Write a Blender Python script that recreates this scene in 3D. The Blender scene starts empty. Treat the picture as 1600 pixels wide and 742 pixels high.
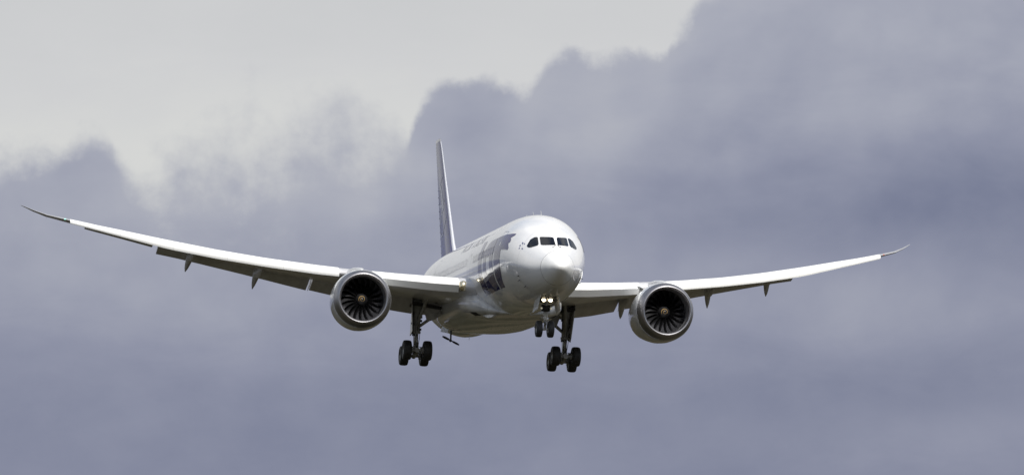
import bpy, bmesh, math, random
from mathutils import Vector, Matrix
import numpy as np
random.seed(7)
R = math.radians
S = bpy.context.scene
C = S.collection

# ------------------------------------------------------------------ camera, sky, sun, exposure
ELEV = R(3.3)                      # the lens looks up this far
SUN_EL, SUN_AZ = R(46), R(23)      # azimuth measured from straight behind the camera towards its right
cam = bpy.data.cameras.new('camera'); cam_o = bpy.data.objects.new('camera', cam); C.objects.link(cam_o)
cam.sensor_width = 36.0
cam.lens = 36.0 * 9746.3 / 1600.0
cam.clip_start = 1.0; cam.clip_end = 60000.0
CAM_Z = 1.8
cam_o.location = (0, 0, CAM_Z)
cam_o.rotation_euler = (R(90) + ELEV, 0, 0)
S.camera = cam_o
S.view_settings.view_transform = 'Standard'; S.view_settings.look = 'None'
S.view_settings.gamma = 1.0; S.view_settings.exposure = 0.2; S.view_settings.use_curve_mapping = False

sun_dir = Vector((math.sin(SUN_AZ) * math.cos(SUN_EL), -math.cos(SUN_AZ) * math.cos(SUN_EL), math.sin(SUN_EL)))
sl = bpy.data.lights.new('sun', 'SUN'); sl.energy = 4.8; sl.angle = R(0.5); sl.color = (1.0, 0.97, 0.92)
so = bpy.data.objects.new('sun', sl); C.objects.link(so)
so.rotation_euler = sun_dir.to_track_quat('Z', 'Y').to_euler()
so.location = (0, -50, 200)

W = bpy.data.worlds.new('World'); S.world = W; W.use_nodes = True
nt = W.node_tree; nt.nodes.clear()
def wn(t, **k):
    n = nt.nodes.new(t)
    for a, b in k.items(): setattr(n, a, b)
    return n
def wl(a, b): nt.links.new(a, b)
def wset(inp, v):
    if hasattr(v, 'is_linked') or hasattr(v, 'links'): wl(v, inp)
    else: inp.default_value = v
def wm(op, a, b=None, c=None, clamp=False):
    n = wn('ShaderNodeMath', operation=op, use_clamp=clamp)
    wset(n.inputs[0], a)
    if b is not None: wset(n.inputs[1], b)
    if c is not None: wset(n.inputs[2], c)
    return n.outputs[0]
def wsmooth(x, lo, hi, a=0.0, b=1.0):
    n = wn('ShaderNodeMapRange', interpolation_type='SMOOTHSTEP')
    for i, v in zip(range(5), (x, lo, hi, a, b)): wset(n.inputs[i], v)
    return n.outputs[0]
def wnoise(vec, scale, detail, rough=0.5, dist=0.0):
    n = wn('ShaderNodeTexNoise', noise_dimensions='3D')
    wl(vec, n.inputs['Vector']); n.inputs['Scale'].default_value = scale
    n.inputs['Detail'].default_value = detail; n.inputs['Roughness'].default_value = rough
    n.inputs['Distortion'].default_value = dist
    return n.outputs['Fac']
def wcurve(x, pts, lo, hi):
    """piecewise curve of azimuth, values kept between lo and hi"""
    n = wn('ShaderNodeFloatCurve')
    cu = n.mapping.curves[0]
    P = [((a + 1.0) / 2.0, (b - lo) / (hi - lo)) for a, b in pts]
    cu.points[0].location = P[0]; cu.points[1].location = P[-1]
    for p in P[1:-1]: cu.points.new(*p)
    n.mapping.extend = 'HORIZONTAL'; n.mapping.update()
    wset(n.inputs['Value'], wm('MULTIPLY_ADD', x, 0.5, 0.5))
    return wm('MULTIPLY_ADD', n.outputs[0], hi - lo, lo)

tc = wn('ShaderNodeTexCoord')
sep = wn('ShaderNodeSeparateXYZ'); wl(tc.outputs['Generated'], sep.inputs[0])
az = wm('ARCTAN2', sep.outputs[0], sep.outputs[1])           # compass angle of the sky direction
el = wm('ARCSINE', sep.outputs[2])                           # height above the horizon
A = wm('MULTIPLY', az, 9.746)                                # ~0.1 rad of azimuth -> 1 unit
E_ = wm('MULTIPLY', wm('SUBTRACT', el, ELEV), 9.746)
cmb = wn('ShaderNodeCombineXYZ'); wl(A, cmb.inputs[0]); wl(E_, cmb.inputs[1])
skyv = cmb.outputs[0]
cmb2 = wn('ShaderNodeCombineXYZ'); wl(A, cmb2.inputs[0]); wl(wm('MULTIPLY', E_, 2.6), cmb2.inputs[1]); cmb2.inputs[2].default_value = 3.3
skyv_flat = cmb2.outputs[0]
def U(u): return (u - 800) / 1000.0
def V(v): return (371 - v) / 1000.0
# outline of the cumulus bank over azimuth
edge_pts = [(0, 268), (50, 258), (95, 238), (130, 226), (168, 232), (188, 268), (235, 285), (300, 262), (350, 258), (420, 262), (470, 225), (530, 208), (590, 224), (636, 226),
            (646, 185), (672, 152), (715, 134), (760, 126), (795, 140), (818, 158), (838, 134), (858, 100), (890, 85), (940, 86), (985, 82), (1036, 90), (1050, 62), (1078, 34), (1100, 4), (1135, -20), (1220, -90), (1400, -160), (1600, -220)]
edge = wcurve(A, [(U(u), V(v)) for u, v in edge_pts], -0.35, 0.75)
soft = wcurve(A, [(U(u), s) for u, s in [(0, .030), (150, .020), (185, .022), (235, .075), (330, .10), (470, .09), (560, .08), (625, .05), (650, .010), (760, .009), (1000, .009), (1080, .012), (1200, .05), (1600, .08)]], 0.0, 0.1)
def wshift(dx, dy, fl=1.0):
    c = wn('ShaderNodeCombineXYZ'); wl(wm('ADD', A, dx), c.inputs[0]); wl(wm('MULTIPLY', wm('ADD', E_, dy), fl), c.inputs[1]); c.inputs[2].default_value = .7
    return c.outputs[0]
def wpuff(vec, scale, detail=2.0, smooth=.35):
    n = wn('ShaderNodeTexVoronoi', voronoi_dimensions='3D', feature='SMOOTH_F1'); wl(vec, n.inputs['Vector'])
    n.inputs['Scale'].default_value = scale; n.inputs['Smoothness'].default_value = smooth; n.inputs['Detail'].default_value = detail; n.inputs['Roughness'].default_value = .55
    return wm('SUBTRACT', .42, n.outputs['Distance'])
n1 = wnoise(skyv, 16.0, 5.0, 0.58)
n2 = wnoise(skyv, 5.0, 5.0, 0.58, 0.4)
n3 = wnoise(skyv_flat, 3.0, 6.0, 0.57, 0.3)
n4 = wnoise(skyv, 48.0, 4.0, 0.65)
warp = wn('ShaderNodeVectorMath', operation='MULTIPLY_ADD')
nw = wn('ShaderNodeTexNoise'); wl(skyv, nw.inputs['Vector']); nw.inputs['Scale'].default_value = 14.0; nw.inputs['Detail'].default_value = 5.0
wl(nw.outputs['Color'], warp.inputs[0]); warp.inputs[1].default_value = (.06, .06, 0); wl(skyv, warp.inputs[2])
puff = wpuff(warp.outputs[0], 12.0, 1.0)
disp = wm('MULTIPLY_ADD', puff, 0.026, 0.014)
disp = wm('MULTIPLY_ADD', wm('SUBTRACT', n1, 0.5), 0.034, disp)
disp = wm('MULTIPLY_ADD', wm('SUBTRACT', n4, 0.5), 0.018, disp)
disp = wm('ADD', disp, wm('MULTIPLY', wm('MULTIPLY', wm('SUBTRACT', n2, 0.5), soft), 2.8))
disp = wm('ADD', disp, wm('MULTIPLY', wm('MULTIPLY', wm('SUBTRACT', n1, 0.5), soft), 2.0))
depth = wm('SUBTRACT', wm('ADD', edge, disp), E_)           # >0 inside the bank
mask = wsmooth(wm('DIVIDE', depth, wm('MULTIPLY_ADD', n2, .010, soft)), -1.1, 1.4)
# light and dark patches of the bank
blobs = [(330, 312, 190, 40, .06), (620, 275, 130, 55, .085), (560, 330, 130, 40, -.03), (905, 200, 70, 90, .05), (1230, 70, 260, 110, .02), (1480, 60, 220, 90, .005), (1040, 412, 260, 34, .035),
         (420, 480, 420, 130, .035), (1450, 470, 260, 45, .035), (1500, 690, 160, 40, .05), (1545, 285, 190, 100, -.075), (1180, 345, 330, 60, -.065), (720, 200, 75, 60, -.025),
         (1000, 610, 380, 80, -.022), (110, 290, 150, 40, -.02), (150, 420, 220, 80, .03), (300, 600, 350, 60, -.015), (1300, 500, 200, 50, .01), (1380, 610, 240, 40, -.015), (1150, 700, 220, 40, .012), (60, 690, 200, 60, -.012)]
L = wm('MULTIPLY_ADD', wsmooth(E_, V(700), V(120)), 0.105, 0.262)
for u, v, ru, rv, amp in blobs:
    dx = wm('MULTIPLY', wm('SUBTRACT', wm('MULTIPLY_ADD', wm('SUBTRACT', n2, .5), .10, A), U(u)), 1000.0 / ru)
    dy = wm('MULTIPLY', wm('SUBTRACT', wm('MULTIPLY_ADD', wm('SUBTRACT', n3, .5), .08, E_), V(v)), 1000.0 / rv)
    g = wm('POWER', 2.718, wm('MULTIPLY', wm('ADD', wm('MULTIPLY', dx, dx), wm('MULTIPLY', dy, dy)), -0.5))
    L = wm('MULTIPLY_ADD', g, amp, L)
L = wm('MULTIPLY_ADD', wm('SUBTRACT', n3, .5), 0.10, L)
L = wm('MULTIPLY_ADD', wm('SUBTRACT', n2, .5), 0.05, L)
L = wm('MULTIPLY_ADD', wm('SUBTRACT', n1, .5), 0.018, L)
L = wm('MULTIPLY_ADD', wm('SUBTRACT', n4, .5), 0.006, L)
# relief of the billows: brighter on the side that faces the light
upper = wsmooth(E_, V(620), V(260), 0.35, 1.0)
for sc_, fl_, dx_, dy_, k_ in ((3.2, 1.2, -.03, .035, .17),):
    ra = wnoise(wshift(0, 0, fl_), sc_, 4.5, .52, .3); rb = wnoise(wshift(dx_, dy_, fl_), sc_, 4.5, .52, .3)
    L = wm('ADD', L, wm('MULTIPLY', wm('MULTIPLY', wm('SUBTRACT', ra, rb), k_), upper))
L = wm('ADD', L, wm('MULTIPLY', wm('MULTIPLY', puff, .02), upper))
L = wm('ADD', L, wm('MULTIPLY', wsmooth(depth, .10, .0), .035))
def ramp(x, stops):
    n = wn('ShaderNodeValToRGB'); e = n.color_ramp.elements
    while len(e) < len(stops): e.new(0.5)
    for q, (p, c) in zip(e, stops): q.position = p; q.color = (*c, 1)
    wl(x, n.inputs[0]); return n.outputs[0]
cloud_c = ramp(L, [(0.0, (.10, .115, .19)), (0.2, (.185, .205, .30)), (0.3, (.275, .292, .385)), (0.4, (.385, .40, .475)), (0.55, (.54, .545, .57)), (0.7, (.70, .70, .69))])
# high pale veil behind the bank
veil_l = wm('ADD', wm('MULTIPLY_ADD', wsmooth(E_, 0.37, 0.10), 0.055, 0.60), wm('MULTIPLY', wm('SUBTRACT', n3, .5), 0.07))
veil_c = ramp(veil_l, [(0.0, (0, 0, 0)), (0.55, (.56, .57, .585)), (0.62, (.625, .63, .64)), (0.68, (.70, .705, .68)), (1.0, (1, 1, 1))])
mix1 = wn('ShaderNodeMix', data_type='RGBA'); wl(mask, mix1.inputs[0]); wl(veil_c, mix1.inputs[6]); wl(cloud_c, mix1.inputs[7])
scl = wn('ShaderNodeMix', data_type='RGBA', blend_type='MULTIPLY'); scl.inputs[0].default_value = 1.0
wl(mix1.outputs[2], scl.inputs[6]); scl.inputs[7].default_value = (8.7, 8.7, 8.7, 1)
nish = wn('ShaderNodeTexSky', sky_type='NISHITA'); nish.sun_disc = False
nish.sun_elevation = SUN_EL; nish.sun_rotation = math.pi - SUN_AZ; nish.dust_density = 1.5
# cloud cover: closed ahead, with blue gaps higher up and behind
gap = wnoise(tc.outputs['Generated'], 2.2, 6.0, 0.55)
cover = wm('SUBTRACT', 1.0, wm('MULTIPLY', wsmooth(el, R(9), R(28)), wsmooth(gap, 0.44, 0.60)))
back = wsmooth(wm('ABSOLUTE', az), R(40), R(90))
cover = wm('SUBTRACT', cover, wm('MULTIPLY', back, wm('MULTIPLY', wsmooth(gap, 0.42, 0.58), 0.6)), clamp=True)
mix2 = wn('ShaderNodeMix', data_type='RGBA'); wl(wm('MULTIPLY', cover, 0.985), mix2.inputs[0]); wl(nish.outputs[0], mix2.inputs[6]); wl(scl.outputs[2], mix2.inputs[7])
bg = wn('ShaderNodeBackground'); bg.inputs['Strength'].default_value = 0.1
wl(mix2.outputs[2], bg.inputs['Color'])
wo = wn('ShaderNodeOutputWorld'); wl(bg.outputs[0], wo.inputs[0])

# ------------------------------------------------------------------ materials
def mat(name, base, rough=0.4, metal=0.0, coat=0.0, coat_rough=0.03, var=0.0, var_scale=2.0, bump=0.0, bump_scale=30.0, seams=None, emit=None, stretch=(1, 1, 1), streak=0.0, spec=0.5):
    m = bpy.data.materials.new(name); m.use_nodes = True
    t = m.node_tree; p = t.nodes['Principled BSDF']
    p.inputs['Base Color'].default_value = (*base, 1); p.inputs['Roughness'].default_value = rough
    p.inputs['Metallic'].default_value = metal; p.inputs['Coat Weight'].default_value = coat; p.inputs['Coat Roughness'].default_value = coat_rough
    p.inputs['Specular IOR Level'].default_value = spec
    if emit: p.inputs['Emission Color'].default_value = (*emit[0], 1); p.inputs['Emission Strength'].default_value = emit[1]
    co = t.nodes.new('ShaderNodeTexCoord'); mp = t.nodes.new('ShaderNodeMapping'); mp.inputs['Scale'].default_value = stretch
    t.links.new(co.outputs['Object'], mp.inputs[0])
    col = None
    if var:
        n = t.nodes.new('ShaderNodeTexNoise'); n.inputs['Scale'].default_value = var_scale; n.inputs['Detail'].default_value = 6
        t.links.new(mp.outputs[0], n.inputs['Vector'])
        r = t.nodes.new('ShaderNodeMapRange'); r.inputs[1].default_value = .3; r.inputs[2].default_value = .7
        r.inputs[3].default_value = 1 - var; r.inputs[4].default_value = 1 + var * .4
        t.links.new(n.outputs['Fac'], r.inputs[0])
        mx = t.nodes.new('ShaderNodeMix'); mx.data_type = 'RGBA'; mx.blend_type = 'MULTIPLY'; mx.inputs[0].default_value = 1
        mx.inputs[6].default_value = (*base, 1); t.links.new(r.outputs[0], mx.inputs[7]); col = mx.outputs[2]
    if seams:                                    # panel joints at equal stations along one axis
        sp = t.nodes.new('ShaderNodeSeparateXYZ'); t.links.new(co.outputs['Object'], sp.inputs[0])
        for ax, pitch, off, wdt, dark in seams:
            a = t.nodes.new('ShaderNodeMath'); a.operation = 'ADD'; t.links.new(sp.outputs[ax], a.inputs[0]); a.inputs[1].default_value = -off
            b = t.nodes.new('ShaderNodeMath'); b.operation = 'PINGPONG'; t.links.new(a.outputs[0], b.inputs[0]); b.inputs[1].default_value = pitch / 2
            c = t.nodes.new('ShaderNodeMath'); c.operation = 'LESS_THAN'; t.links.new(b.outputs[0], c.inputs[0]); c.inputs[1].default_value = wdt
            d = t.nodes.new('ShaderNodeMath'); d.operation = 'MULTIPLY'; t.links.new(c.outputs[0], d.inputs[0]); d.inputs[1].default_value = dark
            mx = t.nodes.new('ShaderNodeMix'); mx.data_type = 'RGBA'; t.links.new(d.outputs[0], mx.inputs[0])
            if col: t.links.new(col, mx.inputs[6])
            else: mx.inputs[6].default_value = (*base, 1)
            mx.inputs[7].default_value = (base[0] * .35, base[1] * .35, base[2] * .36, 1); col = mx.outputs[2]
    if col: t.links.new(col, p.inputs['Base Color'])
    if bump:
        n = t.nodes.new('ShaderNodeTexNoise'); n.inputs['Scale'].default_value = bump_scale; n.inputs['Detail'].default_value = 3
        t.links.new(mp.outputs[0], n.inputs['Vector'])
        bn = t.nodes.new('ShaderNodeBump'); bn.inputs['Strength'].default_value = bump; bn.inputs['Distance'].default_value = .02
        t.links.new(n.outputs['Fac'], bn.inputs['Height']); t.links.new(bn.outputs[0], p.inputs['Normal'])
        if coat: t.links.new(bn.outputs[0], p.inputs['Coat Normal'])
    return m
M = {}
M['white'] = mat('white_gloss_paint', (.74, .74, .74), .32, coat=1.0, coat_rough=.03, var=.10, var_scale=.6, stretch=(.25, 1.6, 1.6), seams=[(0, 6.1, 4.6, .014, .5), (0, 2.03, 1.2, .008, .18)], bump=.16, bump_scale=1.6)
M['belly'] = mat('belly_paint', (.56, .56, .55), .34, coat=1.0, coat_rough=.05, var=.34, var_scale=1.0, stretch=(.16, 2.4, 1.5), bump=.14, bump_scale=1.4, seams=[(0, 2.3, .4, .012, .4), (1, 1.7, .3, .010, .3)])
M['radome'] = mat('radome_paint', (.73, .73, .72), .42, coat=.6, coat_rough=.12, var=.04, var_scale=2)
M['navy'] = mat('navy_livery_paint', (.010, .012, .105), .35, coat=1.0, coat_rough=.03, spec=.05)
M['fin'] = mat('fin_navy_paint', (.022, .028, .19), .4, coat=.6, coat_rough=.06, spec=.05)
M['fin_edge'] = mat('fin_edge_grey_paint', (.50, .51, .55), .35, coat=.3)
M['emblem'] = mat('emblem_pale_blue_paint', (.40, .42, .52), .4, coat=.3, spec=.1)
M['white_mark'] = mat('white_livery_paint', (.76, .76, .76), .3, coat=.8, coat_rough=.05)
M['title'] = mat('blue_grey_lettering_paint', (.13, .14, .24), .4, coat=1.0, coat_rough=.05, spec=.1)
M['red'] = mat('red_marking_paint', (.45, .03, .03), .4)
M['slat'] = mat('slat_white_paint', (.82, .82, .80), .30, coat=.4, coat_rough=.1, var=.05, var_scale=1.0)
M['wing'] = mat('wing_grey_paint', (.56, .56, .575), .36, coat=.5, coat_rough=.12, var=.14, var_scale=.8, stretch=(.6, 1.5, 1), seams=[(1, 2.4, .2, .012, .35)])
M['flap'] = mat('flap_grey_paint', (.52, .52, .535), .38, coat=.4, coat_rough=.15, var=.18, var_scale=1.2, stretch=(.4, 2, 1))
M['tip'] = mat('raked_tip_grey_paint', (.34, .34, .35), .32, coat=.7, coat_rough=.06, var=.08)
M['cowl'] = mat('engine_cowl_paint', (.60, .61, .62), .3, coat=.9, coat_rough=.04, var=.06, var_scale=1.0, seams=[(0, 2.3, 1.55, .012, .5)])
M['lip'] = mat('inlet_lip_metal', (.36, .355, .37), .42, metal=1.0, var=.08, var_scale=1.5)
M['duct'] = mat('inlet_duct_liner', (.16, .16, .165), .45, var=.1, var_scale=3, seams=[(0, .3, 0, .006, .5)])
M['blade'] = mat('fan_blade_titanium', (.22, .22, .235), .30, metal=1.0, var=.1, var_scale=3)
M['dark'] = mat('cavity_shade_and_joint', (.012, .012, .013), .6)  # near black: radome joint, and shade painted into the openings
M['spinner'] = mat('spinner_black', (.015, .015, .016), .35, coat=.5)
M['swirl'] = mat('spinner_swirl_paint', (.38, .25, .10), .5)
M['core'] = mat('exhaust_metal', (.30, .26, .22), .4, metal=1.0, var=.2)
M['glass'] = mat('cockpit_glass', (.008, .009, .013), .04, spec=.5)
M['window_dark'] = mat('cabin_window_glass_in_lettering', (.010, .012, .105), .35, spec=.05, coat=1.0)
M['window'] = mat('cabin_window_glass', (.40, .41, .44), .2, spec=.5, coat=1.0)
M['frame'] = mat('window_frame_metal', (.50, .50, .50), .3, metal=.6)
M['rubber'] = mat('tyre_rubber', (.018, .018, .019), .62, var=.2, var_scale=6, bump=.2, bump_scale=60)
M['rim'] = mat('wheel_rim_metal', (.30, .30, .29), .4, metal=.7, var=.2, var_scale=8)
M['gear'] = mat('landing_gear_paint', (.26, .26, .25), .42, var=.3, var_scale=4, coat=.2)
M['gear_lt'] = mat('nose_strut_paint', (.55, .55, .53), .35, var=.2, var_scale=6)
M['chrome'] = mat('oleo_chrome', (.75, .75, .75), .12, metal=1.0)
M['hose'] = mat('hydraulic_hose_black', (.02, .02, .02), .5)
M['cove'] = mat('cove_primer', (.16, .16, .13), .6, var=.2)
M['lens'] = mat('light_lens', (.80, .72, .52), .24, metal=.95)
M['lamp'] = mat('landing_light_lit', (1, .9, .7), .3, emit=((1.0, .85, .58), 14.0))
M['green'] = mat('green_navigation_light', (.2, .8, .5), .1, emit=((.35, 1.0, .75), 1.5))
M['redlamp'] = mat('red_navigation_light', (.5, .1, .05), .1, emit=((1.0, .25, .12), .1))

# ------------------------------------------------------------------ mesh helpers
def obj(name, bm, m, parent=None, smooth=True, label=None):
    me = bpy.data.meshes.new(name)
    bmesh.ops.recalc_face_normals(bm, faces=bm.faces[:])
    bm.to_mesh(me); bm.free()
    for x in (m if isinstance(m, (list, tuple)) else [m]): me.materials.append(x)
    if smooth:
        me.polygons.foreach_set('use_smooth', [True] * len(me.polygons))
        try: me.set_sharp_from_angle(angle=R(38))
        except Exception: pass
    o = bpy.data.objects.new(name, me); C.objects.link(o)
    if parent: o.parent = parent
    if label: o['label'] = label
    return o
def loft(bm, rings, cap0=True, cap1=True, closed=True, mi=0):
    vs = [[bm.verts.new(p) for p in r] for r in rings]
    n = len(rings[0])
    for a, b in zip(vs, vs[1:]):
        for i in range(n if closed else n - 1):
            j = (i + 1) % n
            f = bm.faces.new((a[i], a[j], b[j], b[i])); f.material_index = mi
    if cap0: bm.faces.new(vs[0]).material_index = mi
    if cap1: bm.faces.new(vs[-1]).material_index = mi
    return vs
def tube(bm, p0, p1, r0, r1=None, n=14, mi=0):
    r1 = r0 if r1 is None else r1
    p0, p1 = Vector(p0), Vector(p1); d = (p1 - p0).normalized()
    a = d.orthogonal().normalized(); b = d.cross(a)
    loft(bm, [[p + (a * math.cos(t) + b * math.sin(t)) * r for t in [2 * math.pi * i / n for i in range(n)]] for p, r in ((p0, r0), (p1, r1))], mi=mi)
def path_tube(bm, pts, r, n=8, mi=0):
    for a, b in zip(pts, pts[1:]): tube(bm, a, b, r, r, n, mi)
def lathe(bm, prof, origin=(0, 0, 0), axis='x', n=48, mi=0, a0=0.0, closed_prof=False):
    """prof: (along axis, radius)"""
    O = Vector(origin); rings = []
    for s, r in prof:
        ring = []
        for i in range(n):
            t = 2 * math.pi * i / n + a0
            c, d = r * math.cos(t), r * math.sin(t)
            ring.append(O + (Vector((s, c, d)) if axis == 'x' else Vector((c, s, d)) if axis == 'y' else Vector((c, d, s))))
        rings.append(ring)
    if closed_prof: rings.append(rings[0])
    vs = [[bm.verts.new(p) for p in r] for r in (rings[:-1] if closed_prof else rings)]
    if closed_prof: vs.append(vs[0])
    for a, b in zip(vs, vs[1:]):
        for i in range(n):
            j = (i + 1) % n
            bm.faces.new((a[i], a[j], b[j], b[i])).material_index = mi
    return vs
def box(bm, c, s, rot=None, mi=0):
    r = bmesh.ops.create_cube(bm, size=1.0)
    Mx = Matrix.Translation(Vector(c)) @ (rot.to_4x4() if rot is not None else Matrix.Identity(4)) @ Matrix.Diagonal((*s, 1))
    bmesh.ops.transform(bm, matrix=Mx, verts=r['verts'])
    for v in r['verts']:
        for f in v.link_faces: f.material_index = mi
def plate(bm, pts, th, mi=0):
    """flat plate with thickness from an outline of 3D points"""
    pts = [Vector(p) for p in pts]
    nrm = (pts[1] - pts[0]).cross(pts[2] - pts[0]).normalized() * th / 2
    loft(bm, [[p - nrm for p in pts], [p + nrm for p in pts]], mi=mi)
def lerp(x, xs, ys): return float(np.interp(x, xs, ys))
def cubic(x, xs, ys):
    """smooth monotone-ish interpolation"""
    xs = np.asarray(xs, float); ys = np.asarray(ys, float)
    d = np.diff(ys) / np.diff(xs); m = np.zeros(len(xs)); m[0] = d[0]; m[-1] = d[-1]
    for i in range(1, len(xs) - 1): m[i] = 0 if d[i - 1] * d[i] <= 0 else 2 * d[i - 1] * d[i] / (d[i - 1] + d[i])
    i = int(np.clip(np.searchsorted(xs, x) - 1, 0, len(xs) - 2)); h = xs[i + 1] - xs[i]; t = min(max((x - xs[i]) / h, 0), 1)
    return float(ys[i] * (1 + 2 * t) * (1 - t) ** 2 + m[i] * h * t * (1 - t) ** 2 + ys[i + 1] * t * t * (3 - 2 * t) + m[i + 1] * h * t * t * (t - 1))

# ------------------------------------------------------------------ the ground below (out of the frame, mirrored in the belly paint)
gm = bpy.data.materials.new('dry_grass_ground'); gm.use_nodes = True
t = gm.node_tree; p = t.nodes['Principled BSDF']; p.inputs['Roughness'].default_value = .95; p.inputs['Specular IOR Level'].default_value = 0.0
co = t.nodes.new('ShaderNodeTexCoord')
def gn(sc, det):
    n = t.nodes.new('ShaderNodeTexNoise'); n.inputs['Scale'].default_value = sc; n.inputs['Detail'].default_value = det
    t.links.new(co.outputs['Object'], n.inputs['Vector']); return n.outputs['Fac']
r1 = t.nodes.new('ShaderNodeValToRGB'); e = r1.color_ramp.elements
e[0].position = .36; e[0].color = (.024, .024, .016, 1); e[1].position = .66; e[1].color = (.085, .070, .048, 1)
q = e.new(.5); q.color = (.048, .045, .030, 1)
t.links.new(gn(.035, 8), r1.inputs[0])
mx = t.nodes.new('ShaderNodeMix'); mx.data_type = 'RGBA'; mx.blend_type = 'MULTIPLY'; mx.inputs[0].default_value = .6
t.links.new(r1.outputs[0], mx.inputs[6]); t.links.new(gn(1.2, 6), mx.inputs[7]); t.links.new(mx.outputs[2], p.inputs['Base Color'])
bm = bmesh.new(); bmesh.ops.create_grid(bm, x_segments=8, y_segments=8, size=30000)
g = obj('ground', bm, gm, smooth=False); g['kind'] = 'structure'
# runway ahead of the aircraft, behind and beside the camera's spot
rm = mat('runway_asphalt', (.06, .06, .06), .9, spec=0.0, var=.25, var_scale=.05)
bm = bmesh.new()
loft(bm, [[(35, -2600, .004), (35, 120, .004)], [(80, -2600, .004), (80, 120, .004)]], False, False, closed=False)
g = obj('runway', bm, rm, smooth=False); g['kind'] = 'structure'
pm = mat('runway_marking_paint', (.75, .75, .73), .8, var=.15, var_scale=.3)
bm = bmesh.new()
def sheet(x0, x1, y0, y1): loft(bm, [[(x0, y0, .008), (x0, y1, .008)], [(x1, y0, .008), (x1, y1, .008)]], False, False, closed=False)
for i in range(6):
    for sx in (-1, 1): sheet(57.5 + sx * (3 + i * 3.2) - .9, 57.5 + sx * (3 + i * 3.2) + .9, 75, 105)
for k in range(40): sheet(57.05, 57.95, 20 - 60 * k, 50 - 60 * k)
g = obj('runway_markings', bm, pm, smooth=False); g['kind'] = 'structure'

# ------------------------------------------------------------------ the airliner's frame: x aft, y starboard, z up, metres from the nose
yaw, pitch, roll, DD, FF, U0, V0 = 0.1557284679, 0.0749175881, 0.0431494331, 400.0, 9746.3, 791.655, 430.425
Mr = Matrix.Rotation(yaw, 3, 'Z') @ Matrix.Rotation(pitch, 3, 'Y') @ Matrix.Rotation(roll, 3, 'X')
cE, sE = math.cos(ELEV), math.sin(ELEV)
Mv = Matrix(((0, -1, 0), (cE, 0, -sE), (sE, 0, cE)))          # depth, left, up -> world
tv = Vector((DD, -(U0 - 800) / FF * DD, -(V0 - 371) / FF * DD))
Rw = Mv @ Mr
tw = Mv @ (tv - Mr @ Vector((22, 0, 0))) + Vector((0, 0, CAM_Z))
plane = bpy.data.objects.new('airliner', None); C.objects.link(plane)
plane.matrix_world = Matrix.Translation(tw) @ Rw.to_4x4()
plane['label'] = 'white twin-engine jet airliner with navy fin on final approach, landing gear down'
plane['category'] = 'airliner'
plane.empty_display_size = 5
# slope of the sight line in the airliner's frame (rises aft)
losv = Mr.transposed() @ (tv.normalized())
KLOS = losv[2] / losv[0]

# ------------------------------------------------------------------ fuselage
XS = [0, .05, .12, .3, .6, 1, 1.5, 1.75, 2, 2.24, 2.5, 3, 3.6, 4.2, 5, 6, 7, 8.5, 10, 12, 36, 39, 42, 45, 48, 51, 53.5, 55.2, 55.9]
ZT = [-.95, -.82, -.74, -.60, -.44, -.24, .01, .14, .30, .47, .67, 1.03, 1.41, 1.72, 2.05, 2.36, 2.60, 2.82, 2.93, 2.97, 2.97, 2.96, 2.92, 2.84, 2.72, 2.52, 2.28, 2.05, 1.85]
ZB = [-.95, -1.08, -1.17, -1.33, -1.52, -1.73, -1.93, -2.01, -2.09, -2.15, -2.21, -2.31, -2.42, -2.51, -2.61, -2.72, -2.81, -2.90, -2.95, -2.97, -2.99, -2.96, -2.60, -1.95, -1.18, -.32, .40, .95, 1.25]
WH = [0, .16, .25, .40, .56, .75, .94, 1.04, 1.13, 1.23, 1.33, 1.53, 1.75, 1.94, 2.17, 2.40, 2.57, 2.74, 2.83, 2.885, 2.885, 2.84, 2.68, 2.38, 1.97, 1.45, .95, .55, .28]
def sec(x): return cubic(x, XS, ZT), cubic(x, XS, ZB), cubic(x, XS, WH)
def sec_full(x):
    zt, zb, w = sec(x)
    mid = (zt + zb) / 2
    zc = cubic(x, [0, 1.5, 3, 4.3, 6, 8.5, 60], [-.95, -.90, -.78, -.58, -.25, 0, 0]) if x < 8.5 else mid
    k = min(max((x - 6) / 2.5, 0), 1); zc = zc * (1 - k) + mid * k
    p = cubic(x, [0, 1.2, 2.2, 3.1, 4.3, 6, 8, 60], [2, 1.95, 1.68, 1.56, 1.68, 1.9, 2, 2])
    return zt, zb, w, zc, p
def fus_raw(x, ang):
    zt, zb, w, zc, p = sec_full(x)
    a = R(ang); s_, c_ = math.sin(a), math.cos(a)
    if c_ >= 0: e2, h = 2 / p, zt - zc
    else: e2, h = 1.0, zc - zb
    y = w * math.copysign(abs(s_) ** e2, s_) if c_ >= 0 else w * s_
    return Vector((x, y, zc + h * math.copysign(abs(c_) ** e2, c_)))
def fus_pt(x, ang, off=0.0):
    """surface point at station x, angle from the crown (degrees, positive to starboard)"""
    P = fus_raw(x, ang)
    if not off: return P
    n = (fus_raw(x, ang + 1.5) - fus_raw(x, ang - 1.5)).cross(fus_raw(x + .03, ang) - fus_raw(max(x - .03, .001), ang))
    n.normalize()
    zt, zb, w, zc, p = sec_full(x)
    if n.dot(Vector((0, P.y, P.z - zc))) < 0: n = -n
    return P + n * off
def nose_x(y, z):
    """station at which the skin crosses the line (y, z) seen from ahead"""
    lo, hi = 0.0, 10.0
    for _ in range(40):
        x = (lo + hi) / 2; zt, zb, w, zc, p = sec_full(x)
        h = (zt - zc) if z > zc else (zc - zb); q = p if z > zc else 2.0
        inside = w > 1e-4 and h > 1e-4 and abs(y / w) ** q + abs((z - zc) / h) ** q < 1
        if inside: hi = x
        else: lo = x
    return hi
NF = 96
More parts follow.
